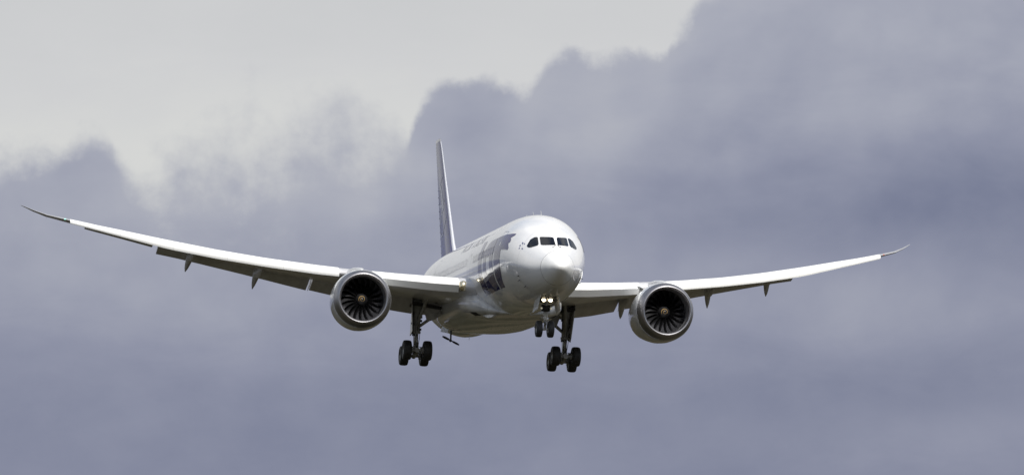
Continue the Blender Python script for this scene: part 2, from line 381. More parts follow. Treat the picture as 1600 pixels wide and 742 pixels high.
stations = sorted(set([round(v, 3) for v in list(np.concatenate([1.76 + (np.linspace(0, 1, 14) ** 1.4) * 6.24, np.linspace(8, 36, 29)[1:], np.linspace(36, 55.9, 30)[1:]]))]))
bm = bmesh.new()
loft(bm, [[fus_pt(x, 360 * i / NF) for i in range(NF)] for x in stations], cap0=False, cap1=True)
fuselage = obj('fuselage', bm, M['white'], plane)
bm = bmesh.new()
rs = [.004, .03, .07, .13, .2, .3, .42, .56, .72, .9, 1.1, 1.3, 1.5, 1.735]
loft(bm, [[fus_pt(x, 360 * i / NF, -.001) for i in range(NF)] for x in rs], cap0=True, cap1=True)
obj('radome', bm, M['radome'], fuselage)
bm = bmesh.new()      # dark joint between radome and skin
loft(bm, [[fus_pt(x, 360 * i / NF, -.02) for i in range(NF)] for x in (1.72, 1.775)], cap0=False, cap1=False)
obj('radome_joint', bm, M['dark'], fuselage)

def decal_raw(name, polys, m, parent, off=.007, cell=.25, fn=fus_pt, label=None):
    """paint-thin skin piece: polygons in (station, arc degrees) wrapped on the fuselage"""
    bm = bmesh.new()
    for poly in polys:
        bm.faces.new([bm.verts.new((a, b, 0)) for a, b in poly])
    xs = [v.co.x for v in bm.verts]; ys = [v.co.y for v in bm.verts]
    for k in np.arange(math.floor(min(xs) / cell) * cell, max(xs), cell):
        bmesh.ops.bisect_plane(bm, geom=bm.verts[:] + bm.edges[:] + bm.faces[:], plane_co=(k, 0, 0), plane_no=(1, 0, 0))
    ca = cell * 15
    for k in np.arange(math.floor(min(ys) / ca) * ca, max(ys), ca):
        bmesh.ops.bisect_plane(bm, geom=bm.verts[:] + bm.edges[:] + bm.faces[:], plane_co=(0, k, 0), plane_no=(0, 1, 0))
    for v in bm.verts: v.co = fn(v.co.x, v.co.y, off)
    return obj(name, bm, m, parent, label=label)

# cockpit windows: two front panes and two side panes, outlines as seen from straight ahead (y, z)
def rounded(pts, r=.05, n=4):
    out = []; N = len(pts)
    for i in range(N):
        p, a, b = Vector(pts[i]), Vector(pts[i - 1]), Vector(pts[(i + 1) % N])
        ra = min(r, (a - p).length * .45); rb = min(r, (b - p).length * .45)
        p0 = p + (a - p).normalized() * ra; p1 = p + (b - p).normalized() * rb
        for k in range(n + 1):
            t = k / n; out.append(tuple(p0 * (1 - t) ** 2 + p * 2 * t * (1 - t) + p1 * t * t))
    return out
def nose_decal(name, pts, m, parent, off=.012):
    bm = bmesh.new()
    bm.faces.new([bm.verts.new((0, a, b)) for a, b in pts])
    for ax in (1, 2):
        no = (0, 1, 0) if ax == 1 else (0, 0, 1)
        v = [q.co[ax] for q in bm.verts]
        for k in np.arange(min(v) + .05, max(v), .06):
            co_ = (0, k, 0) if ax == 1 else (0, 0, k)
            bmesh.ops.bisect_plane(bm, geom=bm.verts[:] + bm.edges[:] + bm.faces[:], plane_co=co_, plane_no=no)
    for q in bm.verts: q.co.x = nose_x(q.co.y, q.co.z) - off
    return obj(name, bm, m, parent)
FRONT = [(.085, .98), (.15, 1.04), (.80, 1.085), (.845, 1.04), (.87, .56), (.80, .50), (.10, .49), (.06, .55)]
SIDE = [(.93, 1.05), (.97, 1.085), (1.10, 1.08), (1.33, .93), (1.56, .53), (1.52, .42), (1.42, .385), (1.04, .49), (.96, .58)]
def grow(pts, d):
    c = Vector((sum(p[0] for p in pts) / len(pts), sum(p[1] for p in pts) / len(pts)))
    return [tuple(Vector(p) + (Vector(p) - c).normalized() * d) for p in pts]
for sg in (1, -1):
    for P in (FRONT, SIDE):
        pts = rounded([(a * sg, b) for a, b in P], .05)
        fr = nose_decal('cockpit_window', rounded([(a * sg, b) for a, b in grow(P, .03)], .06), M['white_mark'], fuselage, .006)
        nose_decal('pane', pts, M['glass'], fr, .014)
    # wiper lying below the front pane
    bm = bmesh.new(); a = Vector((nose_x(.12 * sg, .42) - .03, .12 * sg, .42)); b = Vector((nose_x(.28 * sg, .36) - .04, .28 * sg, .36)); c = Vector((nose_x(.06 * sg, .54) - .04, .06 * sg, .54))
    path_tube(bm, [b, a, c], .018, 6)
    obj('windscreen_wiper', bm, M['hose'], fuselage)

# airline lettering down the starboard side and its twin to port
def letters(sg):
    def lt(name, polys): decal_raw(name, [[(a, b * sg) for a, b in p] for p in polys], M['navy'], fuselage, .008)
    lt('livery_letter', [[(15.25, 59.5), (15.25, 128), (13.9, 128), (13.9, 59.5)], [(13.9, 108), (13.9, 128), (13.35, 128), (13.35, 108)]])
    O0, O1 = 13.2, 9.75
    lt('livery_letter', [
        [(O0, 84), (O0, 104), (O0 - 1.15, 104), (O0 - 1.15, 84)], [(O1 + 1.1, 84), (O1 + 1.1, 104), (O1, 104), (O1, 84)],
        [(O0, 84), (O0 - .02, 78), (O0 - .25, 72), (O0 - .75, 67), (O0 - 1.35, 64.3), (O0 - 1.9, 63.2), (O1, 61.5), (O1, 84)],
        [(O0, 104), (O1, 104), (O1, 127), (O0 - .2, 128), (O0, 126)]])
    lt('livery_letter', [
        [(9.65, 61.3), (8.2, 58), (7.2, 55.2), (6.25, 51), (6.28, 54), (6.6, 59), (6.62, 60), (6.45, 61.5), (6.4, 65), (6.62, 67.5), (6.5, 70), (6.3, 73), (6.32, 76), (7.75, 78), (9.65, 80)],
        [(9.35, 79.6), (7.75, 78), (7.8, 92), (7.75, 107), (8.3, 127), (9.45, 127)]])
letters(1)
letters(-1)
def titles(text, s0, s1, ang, height, m, name):
    cu = bpy.data.curves.new('t', 'FONT'); cu.body = text; cu.size = 1.0; cu.offset = .022; cu.resolution_u = 3; cu.space_character = 1.12
    to = bpy.data.objects.new('t', cu); C.objects.link(to); bpy.context.view_layer.update()
    me = bpy.data.meshes.new_from_object(to.evaluated_get(bpy.context.evaluated_depsgraph_get()))
    bpy.data.objects.remove(to)
    bm = bmesh.new(); bm.from_mesh(me)
    x0 = min(v.co.x for v in bm.verts); x1 = max(v.co.x for v in bm.verts); y1 = max(v.co.y for v in bm.verts)
    for v in bm.verts:
        t = (v.co.x - x0) / (x1 - x0); h = v.co.y / y1
        v.co = fus_pt(s0 + (s1 - s0) * t, ang - math.degrees(h * height / 2.93) * (1 if ang > 0 else -1), .008)
    return obj(name, bm, m, fuselage)
titles('POLISH', 25.9, 22.25, 57.5, .60, M['title'], 'title_lettering')
titles('AIRLINES', 21.5, 16.0, 57.5, .60, M['title'], 'title_lettering')
# small stencils behind the cockpit
for a, b, da, db in [(4.82, 55.6, .16, 2.6), (4.55, 55.0, .10, 2.2), (4.93, 60.6, .14, 2.4), (4.86, 64.4, .12, 2.4), (4.52, 62.6, .15, 2.2)]:
    decal_raw('stencil', [[(a, b), (a, b + db), (a - da, b + db), (a - da, b)]], M['title'], fuselage, .007)

# cabin windows, starboard and port rows
def cabin_window_mesh():
    bm = bmesh.new(); n = 16; pts = []
    for i in range(n):
        t = 2 * math.pi * i / n
        pts.append((.14 * math.copysign(abs(math.cos(t)) ** .6, math.cos(t)), .235 * math.copysign(abs(math.sin(t)) ** .6, math.sin(t))))
    outer = [bm.verts.new((x * 1.16, .004 * 1, z * 1.1)) for x, z in pts]; rim = [bm.verts.new((x, .012, z)) for x, z in pts]
    for i in range(n):
        j = (i + 1) % n; f = bm.faces.new((outer[i], outer[j], rim[j], rim[i])); f.material_index = 1
    gl = [bm.verts.new((x, .006, z)) for x, z in pts]
    for i in range(n):
        j = (i + 1) % n; bm.faces.new((rim[i], rim[j], gl[j], gl[i])).material_index = 1
    bm.faces.new(gl)
    return bm
WZ = .62
def place_on_skin(o, x, ang):
    P = fus_pt(x, ang); N = (fus_pt(x, ang, .1) - P).normalized()
    X = Vector((1, 0, 0)) * (1 if ang > 0 else -1); X = (X - N * X.dot(N)).normalized(); Z = X.cross(N).normalized()
    o.matrix_local = Matrix(((X.x, N.x, Z.x, P.x), (X.y, N.y, Z.y, P.y), (X.z, N.z, Z.z, P.z), (0, 0, 0, 1)))
ang_w = math.degrees(math.acos(WZ / 2.97))
win0 = win1 = None; nwin = 0
door_st = [8.3, 19.3, 35.6, 46.6]
x = 9.9
while x < 46:
    if all(abs(x - d) > 1.0 for d in door_st):
        zt, zb, w, zc, p = sec_full(x)
        a = math.degrees(math.acos(max(-1, min(1, (WZ - zc) / (zt - zc)))))
        if win0 is None:
            win0 = obj('cabin_window', cabin_window_mesh(), [M['window_dark'], M['navy']], fuselage); o = win0
        elif x > 15.3 and win1 is None:
            win1 = obj('cabin_window', cabin_window_mesh(), [M['window'], M['white_mark']], fuselage); o = win1
        else:
            o = (win1 or win0).copy(); C.objects.link(o); o.parent = fuselage
        place_on_skin(o, x, a); nwin += 1
    x += .60
# passenger doors: shallow outlined panels with a small window
def door(x, sg, h0=52, h1=101, w=1.07):
    bm = bmesh.new()
    for (sa, sb, aa, ab) in [(x - w / 2, x - w / 2 + .03, h0, h1), (x + w / 2 - .03, x + w / 2, h0, h1), (x - w / 2, x + w / 2, h0, h0 + .6), (x - w / 2, x + w / 2, h1 - .6, h1)]:
        n = 10
        for i in range(n):
            if sb - sa < .1: q = [(sa, aa + (ab - aa) * i / n), (sa, aa + (ab - aa) * (i + 1) / n), (sb, aa + (ab - aa) * (i + 1) / n), (sb, aa + (ab - aa) * i / n)]
            else: q = [(sa + (sb - sa) * i / n, aa), (sa + (sb - sa) * i / n, ab), (sa + (sb - sa) * (i + 1) / n, ab), (sa + (sb - sa) * (i + 1) / n, aa)]
            bm.faces.new([bm.verts.new(fus_pt(s_, a_ * sg, .010)) for s_, a_ in q])
    d = obj('passenger_door', bm, M['title'], fuselage)
    decal_raw('door_window', [[(x - .1, 68 * sg), (x - .1, 73 * sg), (x + .1, 73 * sg), (x + .1, 68 * sg)]], M['window'], d, .011)
for d in door_st: door(d, 1); door(d, -1)
# probes and antennas
def blade_antenna(x, ang, h, c):
    P = fus_pt(x, ang, -.02); N = (fus_pt(x, ang, .1) - P).normalized(); X = Vector((1, 0, 0)); Y = N.cross(X).normalized()
    bm = bmesh.new()
    for k in (0,):
        loft(bm, [[P + X * a * (1 - .45 * q) * c + X * (q * .5 * c) + Y * b * (1 - .4 * q) + N * h * q for a, b in ((-.5, 0), (0, .03), (.5, 0), (0, -.03))] for q in (0, .5, 1)])
    obj('antenna', bm, M['white_mark'], fuselage)
for a in [(8.6, 0, .32, .45), (10.4, 4, .25, .3), (14.2, 0, .35, .5), (24, 0, .3, .5)]: blade_antenna(*a)
def probe(x, ang):
    P = fus_pt(x, ang, 0); N = (fus_pt(x, ang, .1) - P).normalized()
    bm = bmesh.new(); q = P + N * .13; tube(bm, P, q, .03, .02, 8); tube(bm, q + Vector((.05, 0, 0)), q + Vector((-.28, 0, 0)), .022, .012, 8)
    obj('pitot_probe', bm, M['hose'], fuselage)
for x_, a_ in [(4.6, 112), (4.75, 120), (4.5, 133), (4.6, -112), (4.75, -120)]: probe(x_, a_)

# ------------------------------------------------------------------ wing to body fairing
bm = bmesh.new()
FX = [15.6, 16.0, 16.5, 17.3, 18.5, 20.5, 23, 26, 28.5, 30.5, 32, 33.2, 34.2]
FW = [.9, 1.5, 2.0, 2.55, 3.05, 3.32, 3.40, 3.42, 3.40, 3.25, 2.95, 2.4, 1.5]
FB = [-2.95, -3.00, -3.06, -3.13, -3.20, -3.25, -3.28, -3.29, -3.28, -3.24, -3.17, -3.07, -2.95]
FT = [-2.75, -2.45, -2.15, -1.7, -1.2, -.75, -.6, -.6, -.75, -1.0, -1.4, -1.9, -2.5]
rings = []
for k in np.linspace(15.6, 34.2, 44):
    w, b, tp = cubic(k, FX, FW), cubic(k, FX, FB), cubic(k, FX, FT)
    zc = -1.55 if False else (tp * .55 + b * .45); ring = []
    for i in range(64):
        a = 2 * math.pi * i / 64; s_, c_ = math.sin(a), math.cos(a); e2 = .80
        yy = w * math.copysign(abs(s_) ** e2, s_)
        zz = zc + ((tp - zc) if c_ > 0 else (zc - b)) * math.copysign(abs(c_) ** e2, c_)
        ring.append((k, yy, zz))
    rings.append(ring)
loft(bm, rings)
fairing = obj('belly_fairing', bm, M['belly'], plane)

# ------------------------------------------------------------------ wings
YT = [0, 2.9, 5, 7, 9.73, 12, 15, 18, 21, 24, 25.5, 26.5, 27.5, 28.5, 29.3, 30.06]
TT = [-.78, -.57, -.41, -.24, .045, .34, .79, 1.345, 1.985, 2.67, 3.005, 3.26, 3.52, 3.80, 4.145, 4.545]
def LEx(y): return lerp(y, [0, 1.8, 2.9, 3.6, 25.5, 26.5, 27.5, 28.5, 29.3, 29.8, 30.06], [15.9, 16.8, 18.1, 18.96, 33.2, 33.97, 34.85, 36.0, 37.15, 38.0, 38.62])
def TEx(y): return lerp(y, [0, 2.9, 9.73, 25.5, 27.5, 29.0, 29.8, 30.06], [30.4, 30.6, 31.6, 36.2, 37.05, 38.0, 38.62, 38.86])
def tcr(y): return lerp(y, [0, 3, 9.7, 20, 27, 30], [.125, .12, .102, .095, .09, .08])
def inc(y): return R(lerp(y, [0, 3, 9.7, 20, 27, 30], [3.0, 2.6, .8, -.3, -1.0, -1.2]))
def af(xc, t):
    """thickness and camber of the section"""
    yt = 5 * t * (.2969 * math.sqrt(max(xc, 0)) - .1260 * xc - .3516 * xc ** 2 + .2843 * xc ** 3 - .1036 * xc ** 4)
    yc = .014 * math.sin(math.pi * xc ** 1.25)
    return yc + yt, yc - yt
def sec_pts(y, cut):
    c = TEx(y) - LEx(y); t = tcr(y); th = inc(y)
    N = 22
    xs_u = [cut * (1 - math.cos(math.pi * i / N / 2 * 1.0)) if False else cut * (1 - math.cos(math.pi * i / (2 * N))) for i in range(N + 1)]
    xs_u = [cut * (i / N) ** 1.9 for i in range(N + 1)]
    up = [(x, af(x, t)[0]) for x in xs_u]; lo = [(x, af(x, t)[1]) for x in xs_u]
    P = up[::-1] + lo[1:]
    out = []
    for a, b in P:
        X = a * c; Z = b * c
        out.append((X * math.cos(th) + Z * math.sin(th), -X * math.sin(th) + Z * math.cos(th)))
    crest = max(Z - X * KLOS for X, Z in out)
    z0 = lerp(y, YT, TT) - crest
    return [(LEx(y) + X, z0 + Z) for X, Z in out], N
def wpt(y, xc, upper):
    P, N = sec_pts(y, 1.0); c = TEx(y) - LEx(y)
    X = LEx(y) + xc * c
    half = P[:N + 1][::-1] if upper else P[N:]
    return X, lerp(X, [p[0] for p in half], [p[1] for p in half])
YB = [3.3, 5, 7, 8.7, 10.6, 12, 15, 18, 21, 24, 25.5, 27.1]
BB = [-1.42, -1.28, -1.03, -.80, -.40, -.24, .22, .76, 1.40, 2.24, 2.66, 3.12]          # lower edge of the deployed slats
YF = [3.2, 3.5, 5, 7, 8.5, 9.73, 12, 15, 18, 20, 21.5, 22.5]
FZ = [-2.16, -2.12, -2.03, -1.73, -1.39, -1.13, -.64, .08, .76, 1.21, 1.50, 1.68]      # trailing edge of the flaps

def build_wing(sg):
    def Y(y, P): return [(a, y * sg, b) for a, b in P]
    bm = bmesh.new()
    CUT = .80
    ys_in = [1.2, 1.8, 2.4, 2.9, 3.3, 3.6, 4.4, 5.2, 6, 7, 8, 9, 9.73, 10.6, 12, 13.5, 15, 16.5, 18, 19.5, 20.7, 21.5]
    rings = [Y(y, sec_pts(y, CUT)[0]) for y in ys_in]
    loft(bm, rings, True, True)
    ys_o = [21.5, 22, 23, 24, 25, 26, 27.1]
    loft(bm, [Y(y, sec_pts(y, .80 if y < 26.3 else 1.0)[0]) for y in ys_o], True, True)
    wing = obj('wing', bm, M['wing'], plane)
    # aileron behind the outer wing
    bm = bmesh.new(); rr = []
    for y in (21.62, 22.5, 23.5, 24.5, 25.4, 26.0):
        c = TEx(y) - LEx(y); xu, zu = wpt(y, .805, True); xl, zl = wpt(y, .805, False); xt, zt_ = wpt(y, 1.0, True)
        rr.append([(xu, y * sg, zu), ((xu + xt) / 2, y * sg, (zu + zt_) / 2 + .02 - .03 * c / 4), (xt, y * sg, zt_ - .035 * c), ((xl + xt) / 2, y * sg, (zl + zt_) / 2 - .03 * c / 2), (xl, y * sg, zl)])
    loft(bm, rr); obj('aileron', bm, M['flap'], wing)
    # raked tip
    bm = bmesh.new()
    loft(bm, [Y(y, sec_pts(y, 1.0)[0]) for y in (27.08, 27.5, 28, 28.5, 28.9, 29.3, 29.6, 29.85, 30.0, 30.06)])
    tip = obj('raked_wing_tip', bm, M['tip'], wing)
    # navigation light on the leading edge of the tip
    bm = bmesh.new()
    xu, zu = wpt(27.4, 0.0, True)
    r = bmesh.ops.create_uvsphere(bm, u_segments=12, v_segments=8, radius=1.0)
    bmesh.ops.transform(bm, matrix=Matrix.Translation((xu + .03, 27.4 * sg, zu + .02)) @ Matrix.Diagonal((.05, .08, .03, 1)), verts=r['verts'])
    obj('navigation_light', bm, M['green'] if sg > 0 else M['redlamp'], tip)
    # slats
    def slat(y0, y1):
        bm = bmesh.new(); rr = []
        for y in np.linspace(y0, y1, max(3, int((y1 - y0) / .8) + 2)):
            c = TEx(y) - LEx(y); sc = lerp(y, [3, 9, 27], [1.05, .85, .52])
            ztop = lerp(y, YT, TT); zb = lerp(y, YB, BB)
            xc = sc * .62 / c; xt, zt_ = wpt(y, xc, True)
            Pt = Vector((xt, ztop + (xt - LEx(y)) * KLOS + .015))
            xn = LEx(y) - sc * .36
            Pb = Vector((xn + (.40 if y1 < 9 else .10) * sc, zb + (xn - LEx(y)) * KLOS))
            H = Pt.y - Pb.y
            ctrl1 = Vector((xn - .08, Pb.y + H * (.30 if y1 < 9 else .42))); ctrl2 = Vector((xn + .30 * sc, Pb.y + H * .92))
            out = []
            for i in range(11):
                t = i / 10; q = Pt * (1 - t) ** 3 + ctrl2 * 3 * t * (1 - t) ** 2 + ctrl1 * 3 * t * t * (1 - t) + Pb * t ** 3
                out.append((q.x, y * sg, q.y))
            if y1 < 9:      # inboard panel: broad upper skin, creased lower lip
                Nn = Vector((xn - .02, Pb.y + H * .44)); Pb = Vector((xn + .40 * sc, Pb.y)); out = []
                cA = Vector((xn + .34 * sc, Pb.y + H * .97)); cB = Vector((xn - .02, Pb.y + H * .66))
                for i in range(9):
                    t = i / 8; q = Pt * (1 - t) ** 3 + cA * 3 * t * (1 - t) ** 2 + cB * 3 * t * t * (1 - t) + Nn * t ** 3; out.append((q.x, y * sg, q.y))
                for t in (.03, .4, .8, 1.0):
                    q = Nn * (1 - t) + Pb * t; out.append((q.x, y * sg, q.y))
            lip = Vector((Pb.x + .20 * sc, Pb.y + .015)); out.append((lip.x, y * sg, lip.y))
            in1 = Vector((xn + .24 * sc, Pb.y + H * .45)); in2 = Vector((xn + .5 * sc, Pb.y + H * .80))
            for i in range(1, 8):
                t = i / 8; q = lip * (1 - t) ** 3 + in1 * 3 * t * (1 - t) ** 2 + in2 * 3 * t * t * (1 - t) + (Pt + Vector((0, -.03))) * t ** 3
                out.append((q.x, y * sg, q.y))
            rr.append(out)
        loft(bm, rr); obj('slat', bm, M['slat'], wing)
    slat(3.55, 8.65)
    for a, b in ((10.65, 14.0), (14.006, 17.4), (17.406, 20.7), (20.706, 24.0), (24.006, 27.1)): slat(a, b)
    # flaps
    def flap(name, y0, y1, dz=0.0):
        bm = bmesh.new(); rr = []
        for y in np.linspace(y0, y1, 8):
            c = TEx(y) - LEx(y)
            xu, zu = wpt(y, .80, True); xl, zl = wpt(y, .80, False)
            a = Vector((xu + .012 * c, (zu * .55 + zl * .45) - .006 * c)); b = Vector((TEx(y) + .6, lerp(y, YF, FZ) + dz))
            d = b - a; Ln = d.length; n = Vector((-d.y, d.x)).normalized()
            if n.y < 0: n = -n
            prof = [(0, 0), (.02, .035), (.08, .065), (.2, .085), (.4, .08), (.7, .045), (1, .004)]
            out = [a + d * t + n * h * Ln * 1.05 for t, h in prof] + [a + d * t - n * h * Ln * .55 for t, h in prof[::-1][:-1]]
            rr.append([(q.x, y * sg, q.y) for q in out])
        loft(bm, rr); return obj(name, bm, M['flap'], wing)
    flap('inboard_flap', 3.25, 8.75); flap('flaperon', 9.15, 11.45, .06); flap('outboard_flap', 11.65, 21.3)
    # bright end ribs showing in the gaps between the flaps
    for y in (9.0, 11.55):
        c = TEx(y) - LEx(y); xu, zu = wpt(y, .82, True)
        bm = bmesh.new(); plate(bm, [(xu, y * sg, zu - .05), (TEx(y) + .35, y * sg, lerp(y, YF, FZ) + .28), (TEx(y) + .45, y * sg, lerp(y, YF, FZ) - .02), (xu + .1, y * sg, zu - .55)], .03)
        obj('flap_end_rib', bm, M['slat'], wing)
    # flap track fairings
    def canoe(y, front, drop, wmax, hmax, tipx):
        bm = bmesh.new(); rr = []
        x0, z0 = wpt(y, front, False); xe = TEx(y) + tipx; ze = lerp(y, YF, FZ) - drop
        xm, zm = wpt(y, .80, False)
        for k in range(15):
            t = k / 14; x = x0 + (xe - x0) * t
            tm = (xm - x0) / (xe - x0)
            if t < tm: ctr = z0 + (zm - z0) * t / tm - .22 * hmax * math.sin(math.pi * .5 * t / tm)
            else: ctr = (zm - .22 * hmax) + (ze - zm + .22 * hmax) * ((t - tm) / (1 - tm)) ** 1.25
            w = wmax * .5 * max(.03, (1 - abs(2 * t - 1) ** 2.2)) ** .6
            h = hmax * .5 * max(.03, (1 - abs(2 * t - 1) ** 2.0)) ** .7
            yo = y - .26 + .26 * max(0.0, (t - tm * .8) / (1 - tm * .8))
            rr.append([(x, yo * sg + w * math.cos(a), ctr + h * math.sin(a)) for a in [2 * math.pi * i / 18 for i in range(18)]])
        loft(bm, rr); obj('flap_track_fairing', bm, M['flap'], wing)
    canoe(9.1, .50, .52, .50, .95, 0.0)
    canoe(15.15, .44, .86, .52, .90, -.3)
    canoe(19.42, .42, .76, .46, .75, .2)
    # static dischargers
    for y in (22.6, 23.6, 24.6, 25.6, 28.4, 29.2):
        bm = bmesh.new(); xt, zt_ = wpt(y, 1.0, True); tube(bm, (xt - .05, y * sg, zt_ - .05), (xt + .22, y * sg, zt_ - .08), .008, .004, 6); obj('static_discharger', bm, M['hose'], wing)
    # landing light glazed into the wing root
    bm = bmesh.new(); xu, zu = wpt(3.3, .0, True)
    r = bmesh.ops.create_uvsphere(bm, u_segments=16, v_segments=10, radius=1.0)
    bmesh.ops.transform(bm, matrix=Matrix.Translation((xu + .10, 3.28 * sg, zu - .02)) @ Matrix.Diagonal((.30, .30, .34, 1)), verts=r['verts'])
    obj('wing_root_light', bm, M['lens'], wing)
    return wing
wings = {sg: build_wing(sg) for sg in (1, -1)}

# ------------------------------------------------------------------ engines
EX, EY, EZ = 17.7, 9.76, -2.12
def build_engine(sg):
    O = Vector((EX, EY * sg, EZ))
    tilt = Matrix.Translation(O) @ Matrix.Rotation(R(-1.2) * sg, 4, 'Z') @ Matrix.Rotation(R(1.5), 4, 'Y')
    def put(bm): bmesh.ops.transform(bm, matrix=tilt, verts=bm.verts[:])
    bm = bmesh.new()
    lathe(bm, [(.78, 1.835), (1.0, 1.885), (1.5, 1.905), (2.2, 1.905), (3.0, 1.85), (3.8, 1.74), (4.6, 1.63), (5.25, 1.47), (5.25, 1.42), (4.6, 1.5), (3.6, 1.55)], n=72)
    put(bm); eng = obj('engine', bm, M['cowl'], plane)
    bm = bmesh.new()
    lathe(bm, [(.775, 1.833), (.5, 1.795), (.28, 1.735), (.12, 1.67), (.03, 1.60), (0, 1.535), (.03, 1.475), (.10, 1.435), (.2, 1.41), (.32, 1.395)], n=72)
    put(bm); obj('inlet_lip', bm, M['lip'], eng)
    bm = bmesh.new(); lathe(bm, [(.32, 1.394), (.6, 1.39), (.9, 1.405), (1.25, 1.425), (2.0, 1.43)], n=72); put(bm); obj('inlet_duct', bm, M['duct'], eng)
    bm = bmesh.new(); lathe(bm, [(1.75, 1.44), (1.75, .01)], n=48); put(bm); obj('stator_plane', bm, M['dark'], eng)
    bm = bmesh.new(); lathe(bm, [(.72, .004), (.74, .06), (.80, .13), (.92, .23), (1.1, .34), (1.3, .42), (1.7, .46)], n=40); put(bm); sp = obj('spinner', bm, M['spinner'], eng)
    # painted swirl on the spinner
    bm = bmesh.new(); pr = ([.72, .74, .80, .92, 1.1, 1.3], [.004, .06, .13, .23, .34, .42]); prev = None
    for i in range(60):
        t = i / 59; r_ = .04 + .175 * t ** .6; a = 1.2 + t * 2 * math.pi * 1.3 * -1; wd = .026
        row = []
        for q in (r_ - wd / 2, r_ + wd / 2):
            xx = lerp(q, pr[1], pr[0]) - .012; row.append(bm.verts.new((xx, q * math.cos(a), q * math.sin(a))))
        if prev: bm.faces.new((prev[0], prev[1], row[1], row[0]))
        prev = row
    put(bm); obj('spinner_swirl', bm, M['swirl'], sp)
    # fan blades: one mesh, twenty copies
    bm = bmesh.new(); NR, NC = 14, 5; grid = []
    for i in range(NR + 1):
        t = i / NR; r_ = .40 + (1.405 - .40) * t
        th = .30 * t - .52 * t * t; stg = R(22 + 40 * t); ch = .44 + .22 * math.sin(math.pi * min(1, t * .8 + .1))
        row = []
        for j in range(NC + 1):
            q = j / NC - .5; ax = 1.32 + q * ch * math.cos(stg) - .03 * (1 - 4 * q * q) - .05 * t * t; tg = q * ch * math.sin(stg)
            a = th + tg / r_; row.append((ax, r_ * math.cos(a), r_ * math.sin(a)))
        grid.append(row)
    fr = [[bm.verts.new(p) for p in r] for r in grid]; bk = [[bm.verts.new((p[0] + .018, p[1], p[2])) for p in r] for r in grid]
    for i in range(NR):
        for j in range(NC):
            bm.faces.new((fr[i][j], fr[i + 1][j], fr[i + 1][j + 1], fr[i][j + 1])); bm.faces.new((bk[i][j], bk[i][j + 1], bk[i + 1][j + 1], bk[i + 1][j]))
        for j in (0, NC): bm.faces.new((fr[i][j], fr[i + 1][j], bk[i + 1][j], bk[i][j]))
    b0 = obj('fan_blade', bm, M['blade'], eng)
    for k in range(20):
        o = b0 if k == 0 else b0.copy()
        if k: C.objects.link(o); o.parent = eng
        o.matrix_local = tilt @ Matrix.Rotation(2 * math.pi * k / 20 + (.1 if sg > 0 else .25), 4, 'X')
    bm = bmesh.new(); lathe(bm, [(3.6, 1.0), (4.6, .95), (5.6, .78), (6.2, .62), (6.2, .56), (5.4, .6)], n=48); put(bm); obj('core_exhaust', bm, M['core'], eng)
    bm = bmesh.new(); lathe(bm, [(5.4, .52), (6.0, .45), (6.6, .25), (7.0, .03)], n=36); put(bm); obj('exhaust_plug', bm, M['core'], eng)
    # pylon
    bm = bmesh.new(); rr = []
    for x, zt_, zb_, w in [(EX + 1.2, EZ + 1.90, EZ + 1.80, .08), (EX + 1.8, EZ + 2.00, EZ + 1.8, .20), (EX + 2.6, EZ + 2.10, EZ + 1.75, .28), (EX + 3.8, EZ + 2.18, EZ + 1.6, .36), (EX + 5.6, EZ + 2.20, EZ + 1.4, .42), (EX + 7.5, EZ + 1.9, EZ + .9, .46), (EX + 8.5, EZ + 1.6, EZ + 1.0, .35), (EX + 10.2, EZ + 1.5, EZ + 1.2, .08)]:
        zc, h = (zt_ + zb_) / 2, (zt_ - zb_) / 2
        rr.append([(x, EY * sg + w * math.copysign(abs(math.cos(a)) ** .6, math.cos(a)), zc + h * math.copysign(abs(math.sin(a)) ** .6, math.sin(a))) for a in [2 * math.pi * i / 20 for i in range(20)]])
    loft(bm, rr); obj('pylon', bm, M['cowl'], eng)
    # strake on the inboard flank of the cowl
    bm = bmesh.new(); a = R(42); cy, cz = -sg * math.sin(a), math.cos(a)
    plate(bm, [O + Vector((1.5, cy * 1.92, cz * 1.92)), O + Vector((2.9, cy * 1.88, cz * 1.88)), O + Vector((2.9, cy * 2.25, cz * 2.25)), O + Vector((2.3, cy * 2.22, cz * 2.22))], .03)
    obj('nacelle_strake', bm, M['cowl'], eng)
    return eng
for sg in (1, -1): build_engine(sg)

# ------------------------------------------------------------------ fin and tailplane
def fin_le(z): return lerp(z, [2.0, 2.9, 3.6, 11.2, 11.75], [43.6, 44.8, 45.9, 53.5, 54.3])
def fin_te(z): return lerp(z, [2.0, 3.0, 11.75], [51.1, 51.7, 56.5])
def fin_ring(z, a, b, t=.085, wscale=1.0):
    c = fin_te(z) - fin_le(z); N = 14; t = lerp(z, [2, 11.75], [.088, .05])
    xs_ = [a + (b - a) * (i / N) ** (1.8 if a == 0 else 1.0) for i in range(N + 1)]
    def yt(x): return 5 * t * (.2969 * math.sqrt(x) - .1260 * x - .3516 * x ** 2 + .2843 * x ** 3 - .1015 * x ** 4) * c * wscale
    return [(fin_le(z) + x * c, yt(x), z) for x in xs_[::-1]] + [(fin_le(z) + x * c, -yt(x), z) for x in xs_[(1 if a == 0 else 0):]]
zs = list(np.linspace(2.0, 11.55, 16))
bm = bmesh.new(); loft(bm, [fin_ring(z, .04, .70) for z in zs]); fin = obj('tail_fin', bm, M['fin'], plane)
bm = bmesh.new(); loft(bm, [fin_ring(z, 0, .0385) for z in zs]); obj('fin_leading_edge', bm, M['fin_edge'], fin)
bm = bmesh.new(); loft(bm, [fin_ring(z, .705, 1.0) for z in np.linspace(2.7, 11.55, 14)]); rud = obj('rudder', bm, M['fin'], fin)
